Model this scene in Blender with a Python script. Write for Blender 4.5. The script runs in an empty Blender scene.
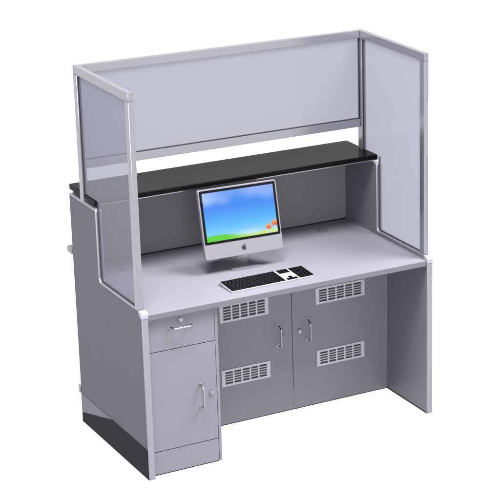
import bpy, bmesh, math
from mathutils import Vector, Matrix
D = bpy.data
S = bpy.context.scene
COL = S.collection
R = math.radians

# ------------------------------------------------------------------ camera
cam = D.cameras.new("camera")
cam.sensor_fit = 'HORIZONTAL'; cam.sensor_width = 36.0
cam.lens = 36.0 * 1938.81 / 500.0
cam.shift_x = (250 - 420.03) / 500.0
cam.shift_y = (270.68 - 250) / 500.0
cam.clip_start = 0.1; cam.clip_end = 200
co = D.objects.new("camera", cam); COL.objects.link(co)
co.location = (-2.9403, -7.0611, 3.5630)
co.rotation_euler = (R(90 - 19.0571), 0, R(-31.3199))
S.camera = co

# ------------------------------------------------------------------ world, lamps, exposure
w = D.worlds.new("World"); S.world = w; w.use_nodes = True
bg = w.node_tree.nodes['Background']
bg.inputs['Color'].default_value = (1, 1, 1, 1)
bg.inputs['Strength'].default_value = 1.0
S.view_settings.view_transform = 'Standard'
S.view_settings.look = 'None'
S.view_settings.exposure = 0.0
S.view_settings.gamma = 1.0
S.cycles.max_bounces = 8
S.cycles.transparent_max_bounces = 12

def area(name, loc, target, size, power, color=(1, 1, 1)):
    l = D.lights.new(name, 'AREA'); l.shape = 'DISK'; l.size = size; l.energy = power; l.color = color
    o = D.objects.new(name, l); COL.objects.link(o)
    o.location = loc
    d = Vector(target) - Vector(loc)
    o.rotation_euler = d.to_track_quat('-Z', 'Y').to_euler()
    return o
area("key_softbox", (6.6, -4.4, 12.2), (0.7, 0.3, 0.7), 7.0, 5000)
area("overhead_softbox", (-0.6, -1.6, 6.0), (0.2, 0.2, 0.7), 2.0, 520)
area("left_fill_softbox", (-7.5, -0.5, 3.2), (0.0, 0.3, 1.1), 3.0, 420)
area("front_fill_softbox", (-2.4, -8.0, 1.8), (0.7, 0.3, 0.6), 4.0, 360)

# ------------------------------------------------------------------ materials
def mat(name, col, rough=.5, metal=0.0, spec=.5, coat=0.0, noise=0.0, bump=0.0, scale=40, rvar=.05):
    m = D.materials.new(name); m.use_nodes = True
    nt = m.node_tree; b = nt.nodes['Principled BSDF']
    b.inputs['Base Color'].default_value = (*col, 1)
    b.inputs['Roughness'].default_value = rough
    b.inputs['Metallic'].default_value = metal
    b.inputs['Specular IOR Level'].default_value = spec
    b.inputs['Coat Weight'].default_value = coat
    b.inputs['Coat Roughness'].default_value = .08
    tc = nt.nodes.new('ShaderNodeTexCoord')
    n = nt.nodes.new('ShaderNodeTexNoise'); n.inputs['Scale'].default_value = scale * .12; n.inputs['Detail'].default_value = 4
    nt.links.new(tc.outputs['Object'], n.inputs['Vector'])
    mr = nt.nodes.new('ShaderNodeMapRange')
    mr.inputs['To Min'].default_value = max(0, rough - rvar); mr.inputs['To Max'].default_value = rough + rvar
    nt.links.new(n.outputs['Fac'], mr.inputs['Value']); nt.links.new(mr.outputs['Result'], b.inputs['Roughness'])
    if noise:
        mx = nt.nodes.new('ShaderNodeMix'); mx.data_type = 'RGBA'
        mx.inputs['A'].default_value = (*[c * (1 - noise) for c in col], 1)
        mx.inputs['B'].default_value = (*[c * (1 + noise) for c in col], 1)
        nt.links.new(n.outputs['Fac'], mx.inputs['Factor']); nt.links.new(mx.outputs['Result'], b.inputs['Base Color'])
    if bump:
        n2 = nt.nodes.new('ShaderNodeTexNoise'); n2.inputs['Scale'].default_value = scale * 30; n2.inputs['Detail'].default_value = 2
        nt.links.new(tc.outputs['Object'], n2.inputs['Vector'])
        bp = nt.nodes.new('ShaderNodeBump'); bp.inputs['Strength'].default_value = bump; bp.inputs['Distance'].default_value = .0004
        nt.links.new(n2.outputs['Fac'], bp.inputs['Height']); nt.links.new(bp.outputs['Normal'], b.inputs['Normal'])
    return m

PAINT = (.135, .131, .160)
M = {}
M['paint'] = mat('grey_powder_coat', PAINT, .42, noise=.04, bump=.15, spec=.4)
M['side'] = mat('side_grey_laminate_darkened', (.056, .055, .071), .5, noise=.03, bump=.1, spec=.25)  # left panel, darkened in colour to offset the left fill
M['sider'] = mat('side_grey_laminate_lightened', (.105, .102, .125), .45, noise=.03, bump=.1, spec=.25)  # same laminate, lightened in colour to lift the shaded inner face
M['wall'] = mat('inner_grey_laminate', (.135, .132, .148), .45, noise=.03, bump=.1, spec=.35)
M['top'] = mat('desktop_grey_laminate', (.158, .155, .182), .42, noise=.03, bump=.1, spec=.25)
M['edge'] = mat('light_grey_edge_band', (.16, .157, .19), .3, spec=.6)
M['alu'] = mat('anodised_aluminium', (.29, .287, .325), .22, metal=.8, spec=.5)
M['chrome'] = mat('chrome', (.36, .36, .39), .2, metal=1.0, rvar=.02)
M['trim'] = mat('polished_trim', (.24, .24, .27), .3, metal=.5, rvar=.04)
M['vent'] = mat('vent_white_enamel', (.35, .345, .39), .4)
M['black'] = mat('black_polished_stone', (.0035, .0034, .0034), .12, spec=.028, noise=.25, scale=300, rvar=.03)
M['dark'] = mat('vent_shade_dark', (.02, .02, .026), .7)  # shade inside the vent slots, put in as colour
M['kick'] = mat('kick_plate_dark_reflection', (.012, .012, .015), .4, spec=.015, rvar=.03)  # dark part of the plate's reflection, painted as colour
M['kick_reflection'] = mat('kick_plate_pale_reflection', (.08, .079, .10), .4, spec=.25)  # pale wedge of the plate's reflection, painted as colour
M['deskedge'] = mat('desk_edge_band', (.105, .103, .122), .45, spec=.2)
M['seam_and_contact_shadow'] = mat('rubber_seal_and_contact_shadow', (.02, .02, .025), .8, spec=.05)  # rubber of the seals, also the dark of the contact shadow strips
M['white'] = mat('silver_computer_shell', (.15, .143, .165), .32, spec=.5)
M['whitekb'] = mat('white_keyboard_shell', (.26, .255, .28), .35)
M['bezel'] = mat('black_bezel', (.004, .004, .005), .3, spec=.1)
M['key'] = mat('black_key_plastic', (.0025, .0025, .003), .5, spec=.03)
M['logo'] = mat('dark_logo', (.015, .015, .02), .3)
M['capm'] = mat('bright_cap', (.24, .24, .27), .4, metal=.0)

def glass_mat():
    m = D.materials.new('tinted_hazy_glass'); m.use_nodes = True
    nt = m.node_tree; nt.nodes.clear()
    N = nt.nodes.new; L = nt.links.new
    out = N('ShaderNodeOutputMaterial')
    tr = N('ShaderNodeBsdfTransparent'); tr.inputs['Color'].default_value = (.575, .578, .63, 1)
    df = N('ShaderNodeBsdfDiffuse'); df.inputs['Color'].default_value = (.335, .335, .375, 1)
    tl = N('ShaderNodeBsdfTranslucent'); tl.inputs['Color'].default_value = (.335, .335, .375, 1)
    ad = N('ShaderNodeAddShader'); L(df.outputs[0], ad.inputs[0]); L(tl.outputs[0], ad.inputs[1])
    m1 = N('ShaderNodeMixShader'); m1.inputs[0].default_value = .14
    L(tr.outputs[0], m1.inputs[1]); L(ad.outputs[0], m1.inputs[2])
    gl = N('ShaderNodeBsdfGlossy'); gl.inputs['Roughness'].default_value = .03
    m2 = N('ShaderNodeMixShader'); m2.inputs[0].default_value = .012
    L(m1.outputs[0], m2.inputs[1]); L(gl.outputs[0], m2.inputs[2]); L(m2.outputs[0], out.inputs[0])
    return m
M['glass'] = glass_mat()

# plain white ground with an added glow that hides ground shadows
fm = D.materials.new('white_glowing_ground'); fm.use_nodes = True
b = fm.node_tree.nodes['Principled BSDF']
b.inputs['Base Color'].default_value = (.08, .08, .08, 1); b.inputs['Roughness'].default_value = 1
b.inputs['Specular IOR Level'].default_value = 0
b.inputs['Emission Color'].default_value = (1, 1, 1, 1); b.inputs['Emission Strength'].default_value = 1.0
M['floor'] = fm

# ------------------------------------------------------------------ helpers
def smooth(bm, ang=35, flat=False):
    for f in bm.faces: f.smooth = f.calc_area() < .0015 and not flat
    for e in bm.edges:
        if len(e.link_faces) == 2 and e.calc_face_angle(0) > R(ang): e.smooth = False

def obj(name, bm, m, parent=None, **kw):
    bmesh.ops.recalc_face_normals(bm, faces=bm.faces)
    smooth(bm, flat=(name == 'vent_grille'))
    me = D.meshes.new(name); bm.to_mesh(me); bm.free()
    for mm in (m if isinstance(m, (list, tuple)) else [m]): me.materials.append(mm)
    o = D.objects.new(name, me); COL.objects.link(o)
    if parent: o.parent = parent
    for k, v in kw.items(): o[k] = v
    return o

def thing(name, label, cat, loc=(0, 0, 0), group=None):
    o = D.objects.new(name, None); COL.objects.link(o); o.location = loc
    o['label'] = label; o['category'] = cat
    if group: o['group'] = group
    return o

def add_box(bm, x0, x1, y0, y1, z0, z1, bev=0.0, seg=2, mi=0):
    t = bmesh.new()
    bmesh.ops.create_cube(t, size=1)
    for v in t.verts:
        v.co = Vector(((x0 + x1) / 2 + v.co.x * (x1 - x0), (y0 + y1) / 2 + v.co.y * (y1 - y0), (z0 + z1) / 2 + v.co.z * (z1 - z0)))
    if bev: bmesh.ops.bevel(t, geom=t.edges[:], offset=bev, segments=seg, profile=.5, affect='EDGES')
    merge(bm, t, mi)

def merge(bm, t, mi=0, M4=None):
    mp = {}
    for v in t.verts: mp[v] = bm.verts.new(M4 @ v.co if M4 else v.co)
    for f in t.faces:
        try:
            nf = bm.faces.new([mp[v] for v in f.verts]); nf.material_index = mi
        except ValueError: pass
    t.free()

def box(name, x0, x1, y0, y1, z0, z1, m, parent, bev=.002, **kw):
    bm = bmesh.new(); add_box(bm, x0, x1, y0, y1, z0, z1, bev); return obj(name, bm, m, parent, **kw)

def add_prism(bm, pts, a0, a1, axis='x', bev=0.0, mi=0):
    """pts: outline in the plane perpendicular to axis; extruded a0..a1"""
    t = bmesh.new()
    def P(q, a):
        if axis == 'x': return (a, q[0], q[1])
        if axis == 'y': return (q[0], a, q[1])
        return (q[0], q[1], a)
    A = [t.verts.new(P(q, a0)) for q in pts]; B = [t.verts.new(P(q, a1)) for q in pts]
    n = len(pts)
    fa = t.faces.new(A); fb = t.faces.new(B[::-1])
    for i in range(n): t.faces.new((A[i], B[i], B[(i + 1) % n], A[(i + 1) % n]))
    bmesh.ops.recalc_face_normals(t, faces=t.faces)
    if bev:
        es = [e for e in t.edges if (fa in e.link_faces) or (fb in e.link_faces)]
        bmesh.ops.bevel(t, geom=es, offset=bev, segments=2, profile=.5, affect='EDGES')
    merge(bm, t, mi)

def add_sweep(bm, path, prof):
    """sweep closed profile (list of (u,v)) along path of Vectors; u axis = side (x), v axis = in-plane normal.
    path lies in a plane of constant x (yz)."""
    rings = []
    n = len(path)
    for i, p in enumerate(path):
        a = path[max(0, i - 1)]; c = path[min(n - 1, i + 1)]
        if i == 0 or i == n - 1: t = (c - a).normalized(); k = 1
        else:
            t1 = (p - a).normalized(); t2 = (c - p).normalized(); t = (t1 + t2).normalized()
            k = 1 / max(.3, t.dot(t1))
        nrm = Vector((0, -t.z, t.y))
        rings.append([bm.verts.new(p + Vector((u, 0, 0)) + nrm * v * k) for u, v in prof])
    m = len(prof)
    for i in range(n - 1):
        for j in range(m): bm.faces.new((rings[i][j], rings[i][(j + 1) % m], rings[i + 1][(j + 1) % m], rings[i + 1][j]))
    bm.faces.new(rings[0][::-1]); bm.faces.new(rings[-1])

def add_tube(bm, path, r, seg=14):
    path = [Vector(p) for p in path]; rings = []; n = len(path); ref = None
    for i, p in enumerate(path):
        t = (path[min(n - 1, i + 1)] - path[max(0, i - 1)]).normalized()
        if ref is None:
            ref = t.orthogonal().normalized()
        ref = (ref - t * ref.dot(t)).normalized(); s = t.cross(ref)
        rings.append([bm.verts.new(p + ref * r * math.cos(2 * math.pi * j / seg) + s * r * math.sin(2 * math.pi * j / seg)) for j in range(seg)])
    for i in range(n - 1):
        for j in range(seg): bm.faces.new((rings[i][j], rings[i][(j + 1) % seg], rings[i + 1][(j + 1) % seg], rings[i + 1][j]))
    bm.faces.new(rings[0][::-1]); bm.faces.new(rings[-1])

def add_cyl(bm, c, axis, r, h, seg=28, bev=0.0, r2=None):
    t = bmesh.new()
    bmesh.ops.create_cone(t, cap_ends=True, segments=seg, radius1=r, radius2=r if r2 is None else r2, depth=h)
    if bev:
        es = [e for e in t.edges if any(len(f.verts) > 4 for f in e.link_faces)]
        bmesh.ops.bevel(t, geom=es, offset=bev, segments=2, profile=.5, affect='EDGES')
    q = Vector((0, 0, 1)).rotation_difference(Vector(axis)).to_matrix().to_4x4()
    merge(bm, t, 0, Matrix.Translation(c) @ q)

def fillet(a, corner, c, r, n=8):
    a, k, c = Vector(a), Vector(corner), Vector(c)
    p = k + (a - k).normalized() * r; q = k + (c - k).normalized() * r
    return [(1 - s) ** 2 * p + 2 * s * (1 - s) * k + s * s * q for s in [i / n for i in range(n + 1)]]

# ------------------------------------------------------------------ dimensions (metres)
W, DP, TH = 1.4197, .752, .026
HD = .748            # desktop top
HC = .762            # side panel top at the front
YS = .455; HS = 1.087
HT = 1.6946
FY0, FY1 = .031, .6225    # partition frame, front to back
PW, PD = .0245, .037

# ------------------------------------------------------------------ ground
bm = bmesh.new()
t = bmesh.new(); bmesh.ops.create_circle(t, cap_ends=True, segments=96, radius=40); merge(bm, t)
g = obj('floor', bm, M['floor']); g['kind'] = 'structure'

# ------------------------------------------------------------------ the counter
C = thing('teller_counter', 'grey bank teller counter with a dark raised ledge and glass screens on three sides', 'counter')

def side_panel(x0, x1, outer):
    """outer = -1 left panel, +1 right panel"""
    f1 = fillet((YS, HS), (YS, HC), (0, HC), .022)
    f0 = fillet((YS, HC), (0, HC), (0, 0), .012, 5)
    fb = fillet((DP, HS), (YS, HS), (YS, HC), .005, 3)
    pts = [(0, 0)] + [(DP, 0), (DP, HS)] + [tuple(v) for v in fb] + [tuple(v) for v in f1] + [tuple(v) for v in f0]
    bm = bmesh.new(); add_prism(bm, pts, x0, x1, 'x', .0012)
    for f in bm.faces:          # the narrow front edge carries a light edge band
        if f.normal.length == 0: f.normal_update()
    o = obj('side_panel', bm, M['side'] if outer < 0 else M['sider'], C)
    # front edge band
    box('edge_band', x0 - .001, x1 + .001, -.0035, .004, .002, HC - .026, M['edge'], o, .002)
    box('contact_shadow_strip', x0 - .0028, x1 + .0028, -.0002, DP - .002, .0003, .0042, M['seam_and_contact_shadow'], o, 0)  # dark strip standing in for the contact shadow at the floor
    # polished trim along the stepped top edge
    path = [Vector((0, DP - .004, HS + .001))]
    path += [Vector((0, *q)) for q in fillet((DP, HS + .001), (YS - .001, HS + .001), (YS - .001, HC), .006, 4)]
    path += [Vector((0, *q)) for q in fillet((YS - .001, HS), (YS - .001, HC + .001), (0, HC + .001), .022, 8)]
    path += [Vector((0, .035, HC + .001))]
    xm = (x0 + x1) / 2; hw = (x1 - x0) / 2 + .0012
    bm = bmesh.new()
    prof = [(xm - hw, -.001), (xm - hw, .004), (xm - hw + .003, .0055), (xm + hw - .003, .0055), (xm + hw, .004), (xm + hw, -.001)]
    prof = [(u, -v) for u, v in prof]
    add_sweep(bm, path, prof)
    obj('edge_trim', bm, M['trim'], o)
    # rounded metal cap on the front top corner
    cp = [(-.005, HC - .0255)]
    cp += [tuple(v) for v in fillet((-.005, HC - .02), (-.005, HC + .0035), (.03, HC + .0035), .014, 6)]
    cp += [(.0295, HC + .0035), (.0295, HC - .006), (.012, HC - .0255)]
    bm = bmesh.new(); add_prism(bm, cp, x0 - .0022, x1 + .0022, 'x', .0012)
    obj('corner_cap', bm, M['capm'], o)
    # kick plate on the outside face; its dark and pale reflection painted in
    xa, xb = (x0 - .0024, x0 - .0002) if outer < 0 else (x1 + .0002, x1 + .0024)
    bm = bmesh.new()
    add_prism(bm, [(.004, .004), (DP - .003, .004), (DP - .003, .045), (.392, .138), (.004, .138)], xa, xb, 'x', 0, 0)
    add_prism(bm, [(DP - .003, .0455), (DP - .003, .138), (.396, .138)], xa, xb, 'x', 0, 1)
    obj('kick_plate', bm, [M['kick'], M['kick_reflection']], o, label='polished kick plate along the foot of the panel, its dark and pale reflection painted in')
    return o
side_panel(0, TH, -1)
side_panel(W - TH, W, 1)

# desktop
bm = bmesh.new(); add_box(bm, TH - .002, W - TH + .002, .002, DP - .001, HD - .025, HD, .0012, 2)
desk = obj('desktop', bm, M['top'], C, label='pale grey desktop')
box('front_edge_band', TH + .001, W - TH - .001, .0, .0025, HD - .0248, HD - .0012, M['deskedge'], desk, .001)
for gx, gy in ((.177, .6054), (1.20, .6354)):
    bm = bmesh.new(); add_cyl(bm, (gx, gy, HD + .0015), (0, 0, 1), .027, .003, 32, .001)
    add_cyl(bm, (gx, gy, HD + .0035), (0, 0, 1), .020, .0016, 32)
    obj('cable_grommet', bm, M['deskedge'], desk)

# back panel (splits clerk side and customer side)
bp = box('back_panel', TH - .003, W - TH + .003, .7495, .7685, .02, 1.1065, M['wall'], C, .001)
box('seal_strip', TH + .001, W - TH - .001, .7425, .7493, HD + .0004, HD + .0045, M['seam_and_contact_shadow'], bp, .001)
# customer side shelf and skirting rail
box('bag_shelf', .001, W - .001, .7695, .822, .802, .829, M['top'], C, .002)
bm = bmesh.new(); add_box(bm, .001, W - .001, .7695, .792, .130, .166, .004, 3)
obj('skirting_rail', bm, M['chrome'], C)

# raised ledge
bm = bmesh.new(); add_box(bm, .0065, 1.4132, .468, .766, 1.1055, 1.131, .0045, 4)
led = obj('counter_ledge', bm, M['black'], C, label='polished dark ledge above the desktop')
bm = bmesh.new(); add_box(bm, .03, 1.39, .4655, .4675, 1.1062, 1.1105, .0006, 2)
obj('ledge_strip', bm, M['chrome'], led)

# ------- partition frame
def alu(name, x0, x1, y0, y1, z0, z1):
    return box(name, x0, x1, y0, y1, z0, z1, M['alu'], C, .0018)
XL0, XL1, XR0, XR1 = .0005, PW, W - PW, W - .0005
alu('frame_post', XL0, XL1, FY0, FY0 + PD, HC + .0035, HT - PD)
alu('frame_post', XR0, XR1, FY0, FY0 + PD, HC + .0035, HT - PD)
alu('frame_post', XL0, XL1, FY1 - PD, FY1, HS + .005, HT - PD)
alu('frame_post', XR0, XR1, FY1 - PD, FY1, HS + .005, HT - PD)
alu('frame_rail', XL0, XL1, FY0, FY1, HT - PD + .0003, HT)
alu('frame_rail', XR0, XR1, FY0, FY1, HT - PD + .0003, HT)
BY0, BY1 = FY1 - PW, FY1 - .001
alu('frame_rail', XL1 + .0003, XR0 - .0003, BY0, BY1, HT - PD + .0003, HT)
alu('frame_rail', XL1 + .0003, XR0 - .0003, BY0, BY1, 1.2375, 1.2755)

# back pane
by = (BY0 + BY1) / 2
pb = box('glass_pane', XL1, XR0, by - .003, by + .003, 1.2758, HT - PD, M['glass'], C, 0)
bm = bmesh.new()
for (a, b_, c, d) in ((XL1, XL1 + .003, 1.2758, HT - PD), (XR0 - .003, XR0, 1.2758, HT - PD)):
    add_box(bm, a, b_, by - .006, by + .006, c, d)
add_box(bm, XL1 + .003, XR0 - .003, by - .006, by + .006, 1.2757, 1.2782)
obj('glazing_seal', bm, M['seam_and_contact_shadow'], pb)
# side panes follow the step of the panel
for xc in ((XL0 + XL1) / 2, (XR0 + XR1) / 2):
    y0, y1, z1 = FY0 + PD, FY1 - PD, HT - PD
    fl = fillet((y0, HC + .006), (YS - .008, HC + .006), (YS - .008, 1.1), .02, 8)
    pts = [(y0, HC + .006)] + [tuple(v) for v in fl] + [(YS - .008, 1.1315), (y1, 1.1315), (y1, z1), (y0, z1)]
    bm = bmesh.new(); add_prism(bm, pts, xc - .003, xc + .003, 'x')
    pn = obj('glass_pane', bm, M['glass'], C)
    bm = bmesh.new()
    add_box(bm, xc - .0055, xc + .0055, y1 - .004, y1 - .0003, 1.1317, z1)
    pth = [Vector((xc, *q)) for q in fl]
    pth = [Vector((xc, y0, HC + .008))] + [v + Vector((0, -.002, .002)) for v in pth] + [Vector((xc, YS - .010, 1.1)), Vector((xc, YS - .010, 1.128))]
    add_sweep(bm, pth, [(-.005, -.0015), (-.005, .0015), (.005, .0015), (.005, -.0015)])
    obj('glazing_seal', bm, M['seam_and_contact_shadow'], pn)

# ------- handles and locks
def handle(parent, c, vertical, L=.100, out=.038):
    """D-shaped bow handle; c = centre on the face; projects towards -y"""
    r = .0046; h = L / 2
    e = h * .84
    pts = [(-h, 0), (-h, -.004)]
    pts += [tuple(v) for v in fillet((-h, -.004), (-e, -out), (0, -out), .012, 7)]
    pts += [(0, -out)]
    pts += [tuple(v) for v in fillet((0, -out), (e, -out), (h, -.004), .012, 7)]
    pts += [(h, -.004), (h, 0)]
    x, y, z = c
    P = [(x, y + b, z + a) if vertical else (x + a, y + b, z) for a, b in pts]
    bm = bmesh.new(); add_tube(bm, P, r, 16)
    for s in (-h, h):
        cc = (x, y - .0015, z + s) if vertical else (x + s, y - .0015, z)
        add_cyl(bm, cc, (0, 1, 0), .0082, .003, 24, .0006)
    return obj('handle', bm, M['chrome'], parent)

def lock(parent, c):
    x, y, z = c
    bm = bmesh.new()
    add_cyl(bm, (x, y - .0035, z), (0, 1, 0), .0105, .007, 28, .0012)
    add_cyl(bm, (x, y - .0085, z), (0, 1, 0), .0075, .004, 28, .0008)
    add_box(bm, x - .0008, x + .0008, y - .0112, y - .0106, z - .0045, z + .0045)
    return obj('lock', bm, M['chrome'], parent)

# ------- pedestal cabinet under the left of the desktop
CY = .0235
ped = box('cabinet_body', TH + .001, .3425, CY + .0165, .7495, .004, HD - .026, M['paint'], C, .001)
box('side_stile', .3432, .3565, CY - .0005, .7495, .004, HD - .0255, M['paint'], ped, .0015)
box('plinth_board', TH + .003, .3418, CY + .001, CY + .016, .0045, .1085, M['paint'], ped, .0012)
dr = box('drawer_front', TH + .003, .3418, CY, CY + .016, .568, HD - .027, M['paint'], C, .0015)
dd = box('cabinet_door', TH + .003, .3418, CY, CY + .016, .1115, .565, M['paint'], C, .0015)
handle(dr, (.181, CY, .6695), False, .094)
lock(dr, (.1843, CY, .6935))
handle(dd, (.2635, CY, .330), True, .105)
lock(dd, (.3165, CY, .3345))

# ------- knee-hole doors
KY = .3625
for x0, x1, y0, y1 in ((TH + .0035, .3415, CY + .002, CY + .013),):
    box('contact_shadow_strip', x0, x1, y0, y1, .0006, .0045, M['seam_and_contact_shadow'], ped, 0)  # contact shadow under the cabinet, put in as a dark strip
kb = box('knee_panel', .358, W - TH - .001, KY + .017, KY + .035, .004, HD - .026, M['paint'], C, .001)
box('door_stop', .8876, .8907, KY + .0002, KY + .0165, .004, .1078, M['paint'], kb, .0)
kd = []
for x0, x1 in ((.358, .8878), (.8905, W - TH - .004)):
    kd.append(box('cabinet_door', x0, x1, KY, KY + .0165, .004, HD - .026, M['paint'], C, .0012))
handle(kd[0], (.8145, KY, .384), True)
handle(kd[1], (.966, KY, .384), True)
lock(kd[1], (.9275, KY, .384))

bm = bmesh.new(); add_box(bm, W - TH - .0046, W - TH - .0008, KY - .0028, KY + .002, .004, HD - .027, .001)
obj('corner_bead', bm, M['trim'], kb)
box('contact_shadow_strip', .3575, W - TH - .001, KY + .0006, KY + .015, .0006, .0038, M['seam_and_contact_shadow'], kb, 0)  # painted contact shadow line below the knee-hole doors

def vent(parent, x0, x1, z0, z1):
    y = KY
    bm = bmesh.new()
    cols, rows = 5, 5
    mx, mz = .018, .010
    th = .0032
    yf, yb_ = y - th, y - .0006
    add_box(bm, x0, x0 + mx, yf, yb_, z0, z1)
    add_box(bm, x1 - mx, x1, yf, yb_, z0, z1)
    add_box(bm, x0 + mx, x1 - mx, yf, yb_, z0, z0 + mz)
    add_box(bm, x0 + mx, x1 - mx, yf, yb_, z1 - mz, z1)
    iw = (x1 - x0 - 2 * mx); cw = iw / cols; g = .0075
    for c in range(1, cols):
        xc = x0 + mx + c * cw
        add_box(bm, xc - g / 2, xc + g / 2, yf, yb_, z0 + mz, z1 - mz)
    ih = z1 - z0 - 2 * mz; rh = ih / rows
    for c in range(cols):
        xa = x0 + mx + c * cw + (g / 2 if c else 0); xb = x0 + mx + (c + 1) * cw - (g / 2 if c < cols - 1 else 0)
        for r in range(1, rows):
            zc = z0 + mz + r * rh
            q = [(yf, zc + .0008), (yf, zc - .0022), (yb_ - .0001, zc + .0005), (yb_ - .0001, zc + .0024)]
            add_prism(bm, q, xa, xb, 'x')
    o = obj('vent_grille', bm, M['vent'], parent)
    box('vent_shade_sheet', x0 + mx * .8, x1 - mx * .8, y - .00055, y - .0002, z0 + mz * .8, z1 - mz * .8, M['dark'], o, 0)  # dark sheet standing in for the shade behind the slots
vent(kd[0], .524, .769, .499, .5845)
vent(kd[0], .524, .771, .190, .270)
vent(kd[1], 1.0125, 1.272, .4965, .576)
vent(kd[1], 1.0135, 1.2675, .189, .2685)

# ------------------------------------------------------------------ the computer
TZ = HD
mon = thing('desktop_computer', 'silver all-in-one computer with a blue sky picture on its screen, standing on the grey desktop', 'computer', (.636, .31, TZ))
YAW, TILT = R(-2.7), R(13.1)
mw, mh, md = .375, .312, .030
Bm = Matrix.Rotation(YAW, 4, 'Z')
# local frame: x right, y back, z up, origin at mon.location ; screen front-bottom edge at z=.073
F = Matrix.Translation((0, 0, .073)) @ Bm @ Matrix.Rotation(-TILT, 4, 'X')

def rrect(x0, x1, z0, z1, r, n=6):
    out = []
    for cx, cz, a0 in ((x1 - r, z1 - r, 0), (x0 + r, z1 - r, 90), (x0 + r, z0 + r, 180), (x1 - r, z0 + r, 270)):
        for i in range(n + 1):
            a = R(a0 + 90 * i / n); out.append((cx + r * math.cos(a), cz + r * math.sin(a)))
    return out

def mobj(name, build, m, parent, T=F):
    t = bmesh.new(); build(t)
    bm = bmesh.new(); mi = [f.material_index for f in t.faces]
    bmesh.ops.transform(t, matrix=T, verts=t.verts)
    me_bm = t
    bm.free()
    return obj(name, me_bm, m, parent)

def shell(t):
    # front slab plus a bulged back made of shrinking rings
    rings = []
    for _ in ():
        pass
    prof = [(0.0, .0012), (.0012, 0.0), (.018, 0.0), (.026, .006), (.036, .03), (.043, .075), (.046, .12)]
    for y, ins in prof:
        pts = rrect(-mw / 2 + ins, mw / 2 - ins, 0 + ins, mh - ins, max(.010 - ins * .03, .004))
        rings.append([t.verts.new((px, y, pz)) for px, pz in pts])
    n = len(rings[0])
    for a, b2 in zip(rings, rings[1:]):
        for j in range(n): t.faces.new((a[j], a[(j + 1) % n], b2[(j + 1) % n], b2[j]))
    t.faces.new(rings[0][::-1]); t.faces.new(rings[-1])
body = mobj('shell', shell, M['white'], mon)
chin = .068
mobj('bezel', lambda t: add_prism(t, rrect(-mw / 2 + .006, mw / 2 - .006, chin, mh - .006, .005), -.0012, .0005, 'y'), M['bezel'], mon)

# screen picture: a field of colours computed cell by cell
def screen_colour(u, v):
    s = lambda a, b, x: max(0, min(1, (x - a) / (b - a))) ** 2 * (3 - 2 * max(0, min(1, (x - a) / (b - a))))
    mix = lambda a, b, k: tuple(p * (1 - k) + q * k for p, q in zip(a, b))
    c = mix((.08, .46, .98), (.045, .26, .93), s(.3, .72, v))
    c = mix((.22, .66, .98), c, s(.05, .42, v))
    cl = s(.70, .92, v + .05 * math.sin(u * 9) + .03 * math.sin(u * 21 + 1)) * (.55 + .35 * math.sin(u * 5.5 - .4 + v * 3)) * (1 - .5 * s(.6, .9, u))
    c = mix(c, (.48, .66, .96), max(0, min(1, cl)))
    c = mix(c, (.30, .38, .92), .5 * s(.86, 1.0, v) * s(.45, .9, u))
    c = mix(c, (.75, .93, .95), .6 * math.exp(-((u - .62) / .22) ** 2) * s(.2, .06, v))
    hg = .095 + .035 * math.sin(u * 7 + .4) - .03 * u
    gr = mix((.10, .70, .02), (.62, .86, .16), s(.25, .75, u))
    c = mix(c, gr, s(hg + .02, hg - .02, v))
    # two orange blooms on pale stems
    for fx, fy, rr in ((.878, .135, .044), (.968, .195, .050)):
        stem = math.exp(-((u - fx) / .018) ** 2) * s(fy, fy - .04, v)
        c = mix(c, (.55, .85, .80), min(1, stem * .9))
        d = math.hypot(u - fx, (v - fy) * .75)
        k = s(rr * 1.15, rr * .7, d)
        c = mix(c, mix((.90, .13, .02), (.95, .36, .05), s(-.03, .03, v - fy)), k)
        c = mix(c, (.85, .07, .10), s(.020, .008, math.hypot(u - fx - .004, (v - fy + .02) * .8)))
    return c
nx, nz = 150, 100
sx0, sx1, sz0, sz1 = -mw / 2 + .0175, mw / 2 - .0175, chin + .011, mh - .0175
t = bmesh.new(); grid = [[t.verts.new(F @ Vector((sx0 + (sx1 - sx0) * i / nx, -.0017, sz0 + (sz1 - sz0) * j / nz))) for i in range(nx + 1)] for j in range(nz + 1)]
cl = t.loops.layers.float_color.new('picture')
for j in range(nz):
    for i in range(nx):
        f = t.faces.new((grid[j][i], grid[j][i + 1], grid[j + 1][i + 1], grid[j + 1][i]))
        for lp, (a, b2) in zip(f.loops, ((i, j), (i + 1, j), (i + 1, j + 1), (i, j + 1))):
            lp[cl] = (*screen_colour(a / nx, b2 / nz), 1)
sm = D.materials.new('lit_screen_picture'); sm.use_nodes = True
nt = sm.node_tree; pb_ = nt.nodes['Principled BSDF']
at = nt.nodes.new('ShaderNodeVertexColor'); at.layer_name = 'picture'
nt.links.new(at.outputs['Color'], pb_.inputs['Emission Color']); pb_.inputs['Emission Strength'].default_value = .95
pb_.inputs['Base Color'].default_value = (.005, .005, .006, 1); pb_.inputs['Roughness'].default_value = .3
pb_.inputs['Specular IOR Level'].default_value = .25
obj('screen', t, sm, mon, label='lit screen showing a blue sky over green grass with two orange blooms')

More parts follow.
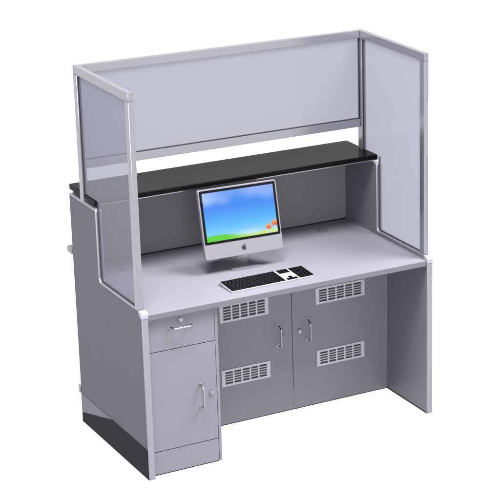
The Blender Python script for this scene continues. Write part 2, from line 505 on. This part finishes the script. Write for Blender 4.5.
# apple emblem on the chin, under the screen
def apple(t):
    cx, cz, s = .0, chin * .50, .0118
    out = []
    body_pts = [(0, .62), (.22, .74), (.48, .78), (.74, .66), (.84, .50), (.66, .30), (.60, .06), (.68, -.20), (.90, -.36), (.76, -.66), (.54, -.94), (.34, -1.0), (.14, -.92), (0, -.90), (-.14, -.92), (-.34, -1.0), (-.56, -.90), (-.80, -.52), (-.92, -.10), (-.90, .30), (-.72, .62), (-.46, .78), (-.22, .74)]
    leaf = [(.0, .80), (.02, 1.06), (.18, 1.30), (.46, 1.40), (.46, 1.14), (.28, .90)]
    for pl in (body_pts, leaf):
        add_prism(t, [(cx + a * s, cz + b2 * s) for a, b2 in pl], -.0009, .0004, 'y')
mobj('emblem', apple, M['logo'], mon, F)

# stand: bent plate, foot flat on the desk and neck rising to the back of the shell
def stand(t):
    hw = .068
    prof_ = []
    foot = [Vector((0, y, .0025)) for y in (.028, .06, .10, .14)]
    bend = [Vector((0, .14 + .03 * math.sin(R(a)), .0025 + .03 - .03 * math.cos(R(a)))) for a in (20, 45, 70, 90)]
    neck = [Vector((0, .166, .06)), Vector((0, .150, .10)), Vector((0, .125, .15)), Vector((0, .104, .19))]
    path = foot + bend + neck
    prof = [(-hw, -.0022), (-hw, .0022), (hw, .0022), (hw, -.0022)]
    add_sweep(t, path, prof)
    # rounded front corners of the foot
    fr = rrect(-hw, hw, .010, .05, .014)
    add_prism(t, fr, .0006, .0049, 'z')
mobj('stand', stand, M['white'], mon, Matrix.Translation((.012, 0, 0)) @ Bm)

# ------------------------------------------------------------------ keyboard
A = Vector((.4500, .0680)); Bv = Vector((.8600, .0760))      # front left, front right on the desk
kbd = thing('keyboard', 'white full-size keyboard with black keys lying on the desktop in front of the computer', 'keyboard', (A.x, A.y, TZ))
kl = (Bv - A).length; kd_ = .122; ang = math.atan2(Bv.y - A.y, Bv.x - A.x)
kbd.rotation_euler = (0, 0, ang)
t = bmesh.new()
add_prism(t, [(0, .0008), (kd_, .0008), (kd_, .013), (kd_ - .003, .0142), (.002, .0062), (0, .005)], 0, kl, 'x', .001)
obj('case', t, M['whitekb'], kbd)
slope = (.0142 - .0062) / (kd_ - .005)
def key(x0, x1, y0, y1):
    t = bmesh.new()
    tb = bmesh.new(); bmesh.ops.create_cube(tb, size=1)
    for v in tb.verts:
        top = v.co.z > 0; ins = .0004 if top else .0
        x = (x0 + ins) if v.co.x < 0 else (x1 - ins)
        y = (y0 + ins) if v.co.y < 0 else (y1 - ins)
        v.co = Vector((x, y, .0062 + slope * (y - .002) + (.0024 if top else .0002)))
    merge(t, tb)
    return obj('key', t, M['key'], kbd)
ky0, ky1 = .0022, kd_ - .003
rh = (ky1 - ky0) / 6
gap = .0024
def row(r, xa, xb, ws):
    tot = sum(ws); x = xa
    for w_ in ws:
        x2 = x + (xb - xa) * w_ / tot
        key(x + gap / 2, x2 - gap / 2, ky0 + r * rh + gap / 2, ky0 + (r + 1) * rh - gap / 2)
        x = x2
m0, m1 = .003, kl * .65
row(5, m0, m1, [1] * 13)
row(4, m0, m1, [1] * 13 + [1.8])
row(3, m0, m1, [1.5] + [1] * 12 + [1.3])
row(2, m0, m1, [1.8] + [1] * 11 + [2.1])
row(1, m0, m1, [2.3] + [1] * 10 + [2.6])
row(0, m0, m1, [1.4, 1.2, 1.4, 6.2, 1.4, 1.2, 1.2])
n0, n1 = kl * .675, kl * .805
for r in (5, 4): row(r, n0, n1, [1, 1, 1])
cwid = (n1 - n0) / 3
key(n0 + cwid + gap / 2, n0 + 2 * cwid - gap / 2, ky0 + rh, ky0 + 2 * rh - gap / 2)
for i in range(3): key(n0 + i * cwid + gap / 2, n0 + (i + 1) * cwid - gap / 2, ky0 + .001, ky0 + rh - gap / 2)
p0, p1 = kl * .825, kl - .002
for r in (5, 4, 3, 2): row(r, p0, p1, [1, 1, 1, 1])
row(1, p0, p1, [1, 1, 1, 1]); row(0, p0, p1, [2, 1, 1])
